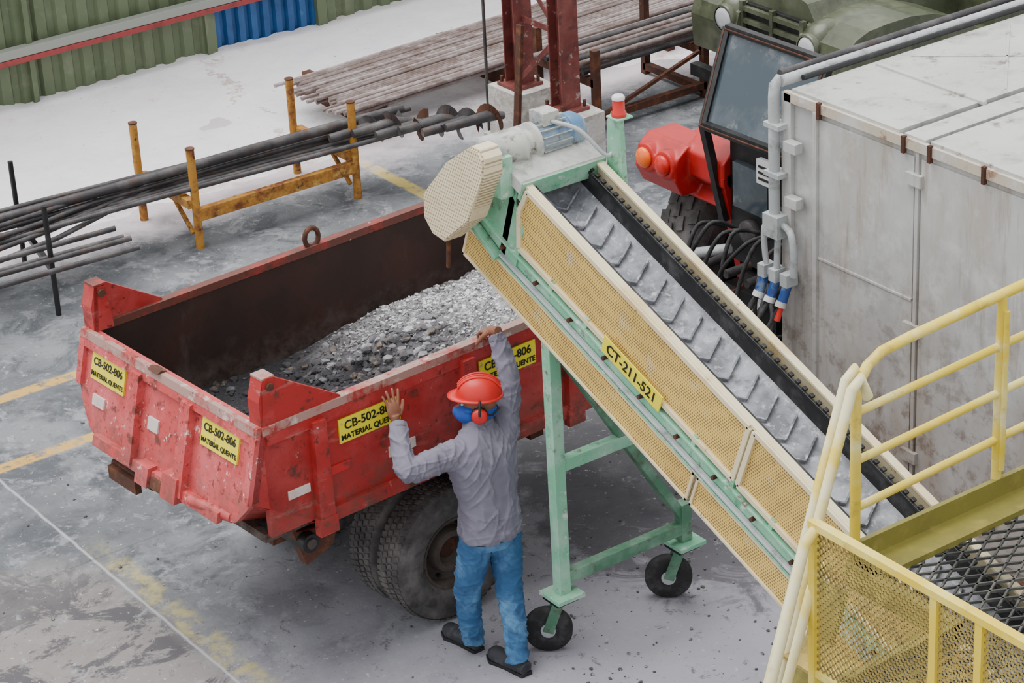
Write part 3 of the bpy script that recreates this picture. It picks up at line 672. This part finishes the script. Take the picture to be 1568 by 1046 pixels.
b.beam((9.62,11.62,2.1),(10.4,11.62,1.7),.04,.04,'black'); b.beam(p[0],(9.6,11.5,1.2),.05,.05,'black')
for i in range(7):
    y=10.72+.11*i; b.tube(sm([(9.5,y,1.35-.02*i),(9.32,y+.05,1.27+.04*(i%2)),(9.18,y+.07*(i%3),1.02-.07*(i%2)),(9.22,y-.06*(i%4),.78),(9.42,y,.72)]),.014,'rubber',8)
for i in range(4): b.cyl((9.35,10.8+.2*i,1.0),(9.55,10.8+.2*i,1.0),.03,'pipe',8)
tyre(b,(11.8,11.65,.42),.42,.22,'redtrac',24); tyre(b,(11.8,10.6,.42),.42,.22,'redtrac',24); b.cyl((11.8,10.6,.42),(11.8,11.65,.42),.05,'black')
b.cyl((9.4,11.2,.5),(9.05,11.2,.5),.04,'rust'); b.cyl((10.20,10.5,.70),(10.20,12.0,.70),.1,'black')
tractor=b.finish(.015)

# ---------------------------------------------------------------- old truck
b=B('vintage_military_truck')
YC=14.56
for sg in (-1,1):
    y0,y1=sorted((YC+sg*.36,YC+sg*.92))
    prof=[(12.62,.62),(12.60,.90),(12.64,1.02),(12.72,1.09),(12.85,1.135),(13.05,1.15),(13.3,1.15),(13.55,1.11),(13.8,1.02),(14.1,.84),(14.6,.72),(14.6,.62)]
    b.prism(prof,'y',y0,y1,'olive')
    b.ell((12.80,YC+sg*.5,.97),.21,.17,.18,'olive')
    b.lathe((12.64,YC+sg*.5,.95),(-1,0,0),[(.12,0),(.125,.03),(.115,.06),(.10,.06)],'olive',24); b.lathe((12.60,YC+sg*.5,.95),(-1,0,0),[(.10,.0),(.09,.02),(.05,.03),(.001,.032)],'lampglass',24)
    tyre(b,(13.3,YC+sg*.78,.40),.40,.22,'olive',24)
hood=[(YC-.42,.7),(YC-.42,1.12),(YC-.34,1.24),(YC-.12,1.31),(YC+.12,1.31),(YC+.34,1.24),(YC+.42,1.12),(YC+.42,.7)]
b.prism(hood,'x',12.74,14.3,'olive'); b.box(12.72,14.3,YC-.02,YC+.02,1.30,1.33,'olive')
b.box(12.70,12.745,YC-.34,YC+.34,.72,1.10,'black')
for i in range(4): b.box(12.66,12.70,YC-.36,YC+.36,.74+.1*i,.78+.1*i,'olive')
for y in (-.36,0,.36): b.box(12.655,12.70,YC+y-.02,YC+y+.02,.7,1.12,'olive')
b.box(12.52,12.6,YC-.85,YC+.85,.40,.50,'black')
b.box(14.3,15.9,YC-.85,YC+.85,.6,1.25,'olive'); b.box(14.9,15.9,YC-.80,YC+.80,1.25,1.85,'olive')
w=[V((14.35,YC-.75,1.28)),V((14.35,YC+.75,1.28)),V((14.65,YC+.70,1.85)),V((14.65,YC-.70,1.85))]
b.add(w,[(0,1,2,3)],'glassdark')
for i in range(4): b.beam(w[i],w[(i+1)%4],.06,.06,'olive')
b.box(14.65,16,YC-.8,YC+.8,1.85,1.92,'olive')
tyre(b,(15.3,YC-.78,.40),.40,.22,'olive',24);tyre(b,(15.3,YC+.78,.40),.40,.22,'olive',24)
b.finish(.03)

# ---------------------------------------------------------------- platform + railings + stair
b=B('steel_access_platform')
ZP=1.97; PX0,PX1,PY0,PY1=5.72,8.95,3.6,6.95
b.box(6.47,PX1,6.78,PY1,ZP-.02,ZP+.01,'olivebeam'); b.box(6.47,PX1,6.925,6.95,ZP-.12,ZP+.10,'olivebeam')
b.box(PX0,PX0+.05,PY0,6.33,ZP-.1,ZP+.02,'olivebeam'); b.box(PX0,PX1,PY0,PY0+.05,ZP-.1,ZP,'olivebeam'); b.box(PX1-.05,PX1,PY0,PY1,ZP-.1,ZP,'olivebeam')
b.box(PX0,6.5,6.30,6.34,ZP-.1,ZP,'olivebeam'); b.box(6.45,6.5,6.3,6.95,ZP-.1,ZP+.01,'olivebeam')
b.strips((PX0+.05,PY0,ZP-.02),(0,1,0),(1,0,0),6.3-PY0,PX1-PX0-.05,.075,.009,.012,'grate',62)
b.strips((6.5,6.3,ZP-.02),(0,1,0),(1,0,0),.48,PX1-6.5,.075,.009,.012,'grate',62)
for x,y in ((8.85,6.8),(8.85,3.7),(5.78,3.7)): b.box(x-.05,x+.05,y-.05,y+.05,0,ZP-.1,'olivebeam')
yr=6.95; r=.024
b.tube([(6.50,yr,ZP),(6.50,yr,2.74),(6.515,yr,2.83),(6.56,yr,2.89),(6.64,yr,2.93),(6.8,yr,2.945),(PX1,yr,3.05)],r,'yellow',12)
for z in (2.69,2.46,2.23): b.tube([(6.50,yr,z),(PX1,yr,z+.1)],r*.8,'yellow',10)
for x in (7.35,8.25): b.cyl((x,yr,ZP),(x,yr,2.98+.03*(x-7.35)),r,'yellow',12)
b.cyl((7.35,yr-.03,ZP+.15),(7.35,yr-.03,2.9),.014,'yellow',8)
for y,xs in ((6.95,6.47),(6.87,6.43)):
    b.tube([(xs+.06,y,2.80),(xs+.02,y,2.90),(xs-.03,y,2.86),(xs-.48,y,1.50),(xs-.98,y,0.02)],r,'yellowpale',12)
b.tube([(5.74,6.33,2.72),(5.66,6.33,2.66),(5.42,6.33,1.9),(4.8,6.33,.02)],r,'yellowpale',12)
b.tube([(5.80,6.36,2.50),(5.72,6.36,2.42),(5.50,6.36,1.75),(4.92,6.36,.02)],r*.85,'yellowpale',12)
for i in range(7):
    z=ZP-.22-i*.24; x=6.35-(ZP-z)*.36-.15; b.box(x-.12,x+.08,6.38,6.90,z-.015,z,'mesh')
for y in (6.38,6.90): b.beam((6.35,y,ZP-.05),(5.55,y,.0),.03,.14,'olivebeam',up=(0,1,0))
xr=5.72; zt=2.72
b.beam((xr,6.36,zt),(xr,PY0,zt),.04,.03,'yellow'); b.beam((xr,6.36,ZP+.08),(xr,PY0,ZP+.08),.03,.03,'yellow')
for y in (6.34,5.68,5.45,5.0,4.3): b.beam((xr,y,ZP),(xr,y,zt),.035,.035,'yellow')
b.strips((xr,PY0,ZP+.08),(0,1,0),(0,0,1),6.34-PY0,zt-ZP-.08,.029,.0045,.006,'mesh',48)
b.finish()

# ---------------------------------------------------------------- worker
root=bpy.data.objects.new('worker',None); bpy.context.collection.objects.link(root)
def remesh(bd,vox,name,smooth=2,wr=None):
    ob=bd.finish(); md=ob.modifiers.new("r",'REMESH');md.mode='VOXEL';md.voxel_size=vox;md.use_smooth_shade=True
    m2=ob.modifiers.new("s",'SMOOTH');m2.factor=.6;m2.iterations=smooth
    dg=bpy.context.evaluated_depsgraph_get();dg.update()
    me=bpy.data.meshes.new_from_object(ob.evaluated_get(dg)); mats=[m for m in ob.data.materials]
    bpy.data.objects.remove(ob)
    me.materials.clear(); me.materials.append(mats[0])
    if wr:
        nn=[v.normal.copy() for v in me.vertices]
        for v,nv in zip(me.vertices,nn): v.co=v.co+nv*wr(v.co)
    for pl in me.polygons: pl.use_smooth=True; pl.material_index=0
    o=bpy.data.objects.new(name,me);bpy.context.collection.objects.link(o);o.parent=root;return o
def limb(bd,pts,rs,k,sub=5):
    P=[];Rr=[]
    for i in range(len(pts)-1):
        p0=V(pts[max(i-1,0)]);p1=V(pts[i]);p2=V(pts[i+1]);p3=V(pts[min(i+2,len(pts)-1)])
        for j in range(sub):
            t=j/sub
            q=.5*((2*p1)+(-p0+p2)*t+(2*p0-5*p1+4*p2-p3)*t*t+(-p0+3*p1-3*p2+p3)*t**3)
            lq=p1.lerp(p2,t); P.append(lq.lerp(q,.55)); Rr.append(rs[i]+(rs[i+1]-rs[i])*(t*t*(3-2*t)))
    P.append(V(pts[-1]));Rr.append(rs[-1]); bd.tube(P,Rr,k,18)
def rings(bd,rs,k,n=32):
    vs=[];fs=[]
    for cx_,cy_,z,rx,ry,tw in rs:
        for j in range(n):
            an=2*math.pi*j/n; c_,s_=math.cos(an),math.sin(an)
            e=.85; xx=rx*abs(c_)**e*(1 if c_>0 else -1); yy=ry*abs(s_)**e*(1 if s_>0 else -1)
            ct,st=math.cos(tw),math.sin(tw)
            vs.append((cx_+xx*ct-yy*st,cy_+xx*st+yy*ct,z))
    m=len(rs)
    for i in range(m-1):
        for j in range(n): fs.append((i*n+j,i*n+(j+1)%n,(i+1)*n+(j+1)%n,(i+1)*n+j))
    fs.append(tuple(range(n)));fs.append(tuple(range((m-1)*n,m*n)))
    bd.add(vs,fs,k,True)
def fold(x,k=4.5): return max(0.0,1-abs(x)*k)**1.5
def wshirt(p):
    a=noise.noise(V(((p.x+.45*p.z)*15,p.y*5,(p.z-.45*p.x)*3.5)))
    b2=noise.noise(V(((p.x-.7*p.z)*18+7,p.y*6,(p.z+.7*p.x)*4)))
    c3=noise.noise(V((p.x*4,p.y*6+3,p.z*24)))
    big=noise.noise(V((p.x*5,p.y*5,p.z*5)))
    arm=1.0 if abs(p.x-6.57)>.2 else .15
    if p.z<1.0: arm=.8
    w=.0075*fold(a)+.007*fold(b2)+.005*fold(c3)*arm+.005*big-.003
    if p.z<.95: w+=.006*math.sin(math.atan2(p.y-9.85,p.x-6.565)*8)*(.95-p.z)/.15
    return w
def wjean(p):
    a=noise.noise(V((p.x*9,p.y*9,p.z*14)));b2=noise.noise(V((p.x*14,p.y*14,p.z*26+p.x*20)))
    low=max(0,(.28-p.z)/.28); k_=max(0,1-abs(p.z-.45)/.12)
    c3=noise.noise(V((p.x*6,p.y*8+3,p.z*30)))
    return .007*fold(a,4)+.005*fold(b2,4)+.007*fold(c3,4)*k_+low*.006*math.sin(p.z*95+p.x*30)-.003
DX=-.02
s=B('shirt'); s.M=Matrix.Translation((DX,0,0))
rings(s,[(6.585,9.85,.80,.172,.136,.05),(6.585,9.85,.83,.178,.142,.05),(6.59,9.855,.92,.168,.132,.05),(6.59,9.87,1.02,.162,.122,.05),(6.59,9.885,1.13,.184,.128,.05),(6.59,9.895,1.22,.202,.130,.05),(6.59,9.905,1.29,.200,.118,.05),(6.59,9.915,1.345,.160,.100,.05),(6.60,9.93,1.395,.095,.080,.05),(6.61,9.94,1.43,.066,.066,.05)],'shirt')
s.M=Matrix.Identity(4)
SHL=(6.40,9.915,1.305);ELL=(6.12,9.92,1.30);WRL=(6.205,10.13,1.475)
SHR=(6.74,9.925,1.335);ELR=(6.875,10.05,1.555);WRR=(6.905,10.20,1.735)
limb(s,[(6.50,9.905,1.29),SHL,(6.27,9.915,1.305),ELL,(6.15,10.03,1.385),WRL],[.085,.080,.068,.062,.052,.042],'shirt')
limb(s,[(6.64,9.90,1.26),SHR,(6.81,9.985,1.445),ELR,(6.895,10.13,1.65),WRR],[.10,.082,.068,.060,.050,.041],'shirt')
remesh(s,.0058,'shirt',4,wshirt)
c=B('collar'); rings(c,[(6.59,9.945,1.395,.088,.084,0),(6.595,9.95,1.42,.078,.078,0),(6.60,9.955,1.45,.072,.073,0)],'shirt'); remesh(c,.006,'collar',1)
for nm,p0,p1 in (('cuff_l',(6.192,10.105,1.455),WRL),('cuff_r',(6.903,10.178,1.708),WRR)):
    c=B(nm); c.tube([V(p0),V(p1)],[.044,.043],'shirt',18); remesh(c,.005,nm,1)
j=B('jeans')
rings(j,[(6.565,9.855,.74,.150,.118,0),(6.565,9.855,.82,.160,.126,0),(6.565,9.855,.92,.148,.115,0)],'jeans')
limb(j,[(6.475,9.86,.80),(6.455,9.89,.62),(6.445,9.935,.45),(6.46,9.955,.28),(6.495,9.985,.075)],[.094,.088,.072,.066,.062],'jeans')
limb(j,[(6.650,9.85,.80),(6.640,9.83,.62),(6.625,9.80,.45),(6.595,9.72,.28),(6.555,9.655,.075)],[.094,.088,.072,.066,.062],'jeans')
remesh(j,.006,'jeans',4,wjean)
blt=B('belt'); rings(blt,[(6.565,9.855,.795,.166,.131,0),(6.565,9.855,.83,.166,.131,0)],'shoe'); blt.finish(0,root)
for nm,h_,t_ in (('shoe_l',V((6.515,9.965,0)),V((6.475,10.235,0))),('shoe_r',V((6.575,9.60,0)),V((6.530,9.875,0)))):
    sh=B(nm); d=(t_-h_)
    limb(sh,[h_+V((0,0,.05)),h_+d*.25+V((0,0,.055)),h_+d*.55+V((0,0,.050)),h_+d*.85+V((0,0,.045)),t_+V((0,0,.038))],[.040,.046,.046,.048,.028],'shoe')
    limb(sh,[h_+d*.22+V((0,0,.05)),h_+d*.2+V((0,0,.13))],[.046,.046],'shoe')
    remesh(sh,.005,nm,2)
    so_=B(nm+'_sole'); so_.prism([(h_.x-.036,h_.y),(h_.x+.036,h_.y),(h_.x+d.x*.5+.040,h_.y+d.y*.5),(t_.x+.042,t_.y-.04),(t_.x+.015,t_.y+.02),(t_.x-.02,t_.y+.02),(t_.x-.044,t_.y-.04),(h_.x+d.x*.5-.036,h_.y+d.y*.5)],'z',.0,.022,'black'); so_.finish(.004,root)
HC=V((6.605,9.965,1.525)); fd=V((-.82,.57,.02)).normalized(); ld=V((0,0,1)).cross(fd).normalized()
ud=fd.cross(ld).normalized(); HR=Matrix((fd,ld,ud)).transposed()
def H(x,y,z): return HC+HR@V((x,y,z))
h=B('head')
h.ell(H(-.01,0,.02),.094,.074,.10,'skin',HR,24,16); h.ell(H(.02,0,-.05),.072,.058,.070,'skin',HR,20,12); h.ell(H(.060,0,-.088),.030,.032,.025,'skin',HR)
h.tube([H(.085,0,.005),H(.112,0,-.03),H(.095,0,-.038)],[.010,.016,.012],'skin',10)
h.ell(H(.088,0,-.06),.012,.026,.010,'skin',HR)
for sg in (-1,1):
    h.ell(H(-.005,sg*.076,-.01),.020,.009,.032,'skin',HR); h.ell(H(.078,sg*.030,.025),.018,.022,.010,'skin',HR)
limb(h,[H(-.02,0,-.03),V((6.595,9.945,1.37))],[.058,.058],'skin')
remesh(h,.0045,'head',2)
e=B('eyes')
for sg in (-1,1):
    e.ell(H(.080,sg*.032,.008),.010,.013,.007,'whitepl',HR); e.ell(H(.088,sg*.032,.008),.004,.006,.006,'black',HR)
e.finish(0,root)
m_=B('face_mask')
m_.ell(H(.050,0,-.058),.078,.074,.056,'mask',HR,20,12); m_.ell(H(.105,0,-.05),.030,.036,.036,'mask',HR)
m_.ell(H(-.015,0,-.048),.094,.078,.050,'mask',HR,20,12); m_.ell(H(.03,0,-.02),.070,.079,.026,'mask',HR,20,12)
remesh(m_,.005,'face_mask',3)
g_=B('helmet')
vs=[];fs=[];n_=36;ms=12; HZ=.052; RX,RY,RZ=.122,.102,.108
for i in range(ms+1):
    ph=math.pi/2*i/ms
    for q in range(n_):
        an=2*math.pi*q/n_; vs.append(H(-.012+RX*max(0,math.cos(ph))**.9*math.cos(an),RY*max(0,math.cos(ph))**.9*math.sin(an),HZ+RZ*math.sin(ph)))
for i in range(ms):
    for q in range(n_): fs.append((i*n_+q,i*n_+(q+1)%n_,(i+1)*n_+(q+1)%n_,(i+1)*n_+q))
g_.add(vs,fs,'helmet',True)
vs=[];fs=[]
for q in range(n_):
    an=2*math.pi*q/n_; k_=.008+.042*max(0,math.cos(an))**3
    for rr_,zz in ((0,.006),(k_,-.004),(k_,-.009),(-.006,-.012)):
        vs.append(H(-.012+(RX+rr_)*math.cos(an),(RY+rr_*.9)*math.sin(an),HZ+zz))
for q in range(n_):
    for t in range(4): fs.append((q*4+t,q*4+(t+1)%4,((q+1)%n_)*4+(t+1)%4,((q+1)%n_)*4+t))
g_.add(vs,fs,'helmet',True)
for yy in (-.026,0,.026):
    g_.tube([H(-.012+(RX+.002)*math.cos(a_),yy,HZ+(RZ+.001)*math.sin(a_)) for a_ in [math.radians(25+t*13) for t in range(11)]],.006,'helmet',8)
g_.finish(0,root)
mf=B('ear_muffs')
for sg in (-1,1):
    c0=H(-.01,sg*.080,-.03); ax=HR@V((0,sg,0))
    mf.lathe(c0,ax,[(.032,0),(.044,.004),(.044,.018),(.036,.020)],'black',22); mf.lathe(c0,ax,[(.038,.018),(.043,.024),(.041,.040),(.030,.048),(.001,.050)],'helmet',22)
    mf.tube([H(-.01,sg*.128,-.02),H(-.012,sg*.128,.03),H(-.014,sg*.108,.06)],.007,'black',8)
mf.tube([H(-.01,-.10,-.03),H(-.08,-.085,-.035),H(-.112,0,-.04),H(-.08,.085,-.035),H(-.01,.10,-.03)],.006,'black',8)
mf.finish(0,root)
def hand(name,wr,fdir,pn,thumb,curl,spread,tc=.3):
    f_=V(fdir).normalized(); p_=V(pn); p_=(p_-f_*p_.dot(f_)).normalized(); t_=V(thumb);t_=(t_-f_*t_.dot(f_)-p_*t_.dot(p_)).normalized()
    R=Matrix((f_,t_,p_)).transposed(); w=V(wr)
    def Q(x,y,z): return w+R@V((x,y,z))
    h=B(name)
    h.tube([Q(-.05,0,0),Q(0,0,0),Q(.025,0,0)],[.027,.026,.028],'skin',14)
    h.ell(Q(.052,.0,0),.052,.041,.016,'skin',R,20,12); h.ell(Q(.035,.022,.006),.032,.018,.016,'skin',R); h.ell(Q(.04,-.022,.004),.034,.016,.014,'skin',R)
    for y,ln,rr_ in ((.030,.074,.0090),(.010,.083,.0094),(-.011,.078,.0090),(-.030,.060,.0080)):
        a=spread*y/.03; p=Q(.078,y,0); an=0
        pts=[Q(.050,y*.9,0),p]; R_=[rr_*1.15,rr_*1.1]
        for seg,cc in zip((.45,.30,.25),curl):
            an+=cc; d=R@V((math.cos(an)*math.cos(a),math.sin(a),math.sin(an))); 
            p=p+d*ln*seg; pts.append(p); R_.append(rr_*(1-.08*len(R_)/2))
        pts.append(pts[-1]+d*rr_*.6); R_.append(rr_*.45)
        h.tube(pts,R_,'skin',12)
        h.ell(pts[1],rr_*1.15,rr_*1.15,rr_*1.15,'skin',R,10,6)
    th=[Q(.015,.028,.004),Q(.040,.050,.008+tc*.02),Q(.062,.066,.012+tc*.05),Q(.082,.074,.014+tc*.08),Q(.087,.076,.015+tc*.085)]
    h.tube(th,[.015,.013,.0105,.0088,.004],'skin',12)
    remesh(h,.0032,name,2)
hand('hand_l',(6.205,10.15,1.49),(.02,.22,.95),(0.05,1,-.2),(1,0,0),(.06,.10,.12),.28,.1)
hand('hand_r',(6.908,10.225,1.752),(-.02,.93,-.28),(0,-.25,-1),(-1,.1,0),(.55,.85,.7),.12,.6)

# rounded tractor mudguard with lamp housings
b=B('rear_mudguard')
fender(11.50,12.20,142,62)
b.prism([(9.50,1.30),(9.44,1.42),(9.47,1.56),(9.56,1.63),(9.78,1.62),(9.84,1.48),(9.62,1.30)],'y',11.80,12.21,'redtrac')
b.prism([(9.56,1.44),(9.56,1.60),(9.66,1.68),(9.98,1.68),(9.9,1.5),(9.68,1.34)],'y',11.46,11.84,'redtrac')
for y in (12.09,11.90): b.cyl((9.56,y,1.49),(9.43,y,1.50),.098,'redtrac',24)
b.beam((9.75,11.53,1.55),(9.80,11.50,.72),.10,.06,'redtrac',up=(0,1,0))
mg=remesh(b,.010,'rear_mudguard',4); mg.parent=tractor

# ---------------------------------------------------------------- light, world, camera
w=bpy.data.worlds.new("hall_daylight");bpy.context.scene.world=w;w.use_nodes=True
bg=w.node_tree.nodes["Background"];bg.inputs[0].default_value=(.97,.98,1,1);bg.inputs[1].default_value=1.35
sun=bpy.data.lights.new("skylight_sun",'SUN');sun.energy=3.9;sun.angle=math.radians(50);sun.color=(1,.98,.95)
so=bpy.data.objects.new("skylight_sun",sun);bpy.context.collection.objects.link(so)
dirv=V((.22,-.25,-1)).normalized(); so.rotation_euler=dirv.to_track_quat('-Z','Y').to_euler(); so.location=(5,15,12)
cam=bpy.data.cameras.new("camera");co=bpy.data.objects.new("camera",cam);bpy.context.collection.objects.link(co)
cam.sensor_width=36;cam.lens=3900/1568*36;cam.clip_end=300
th=math.radians(26);ro=math.radians(3.2);az=math.radians(55.5)
lx,ly=math.sin(az),math.cos(az)
fw=V((ly*math.cos(th),lx*math.cos(th),-math.sin(th))); R0=V((lx,-ly,0)); U0=R0.cross(fw)
Rr=R0*math.cos(ro)-U0*math.sin(ro); Uu=R0*math.sin(ro)+U0*math.cos(ro)
co.matrix_world=Matrix(((Rr.x,Uu.x,-fw.x,0),(Rr.y,Uu.y,-fw.y,0),(Rr.z,Uu.z,-fw.z,7.7),(0,0,0,1)))
bpy.context.scene.camera=co
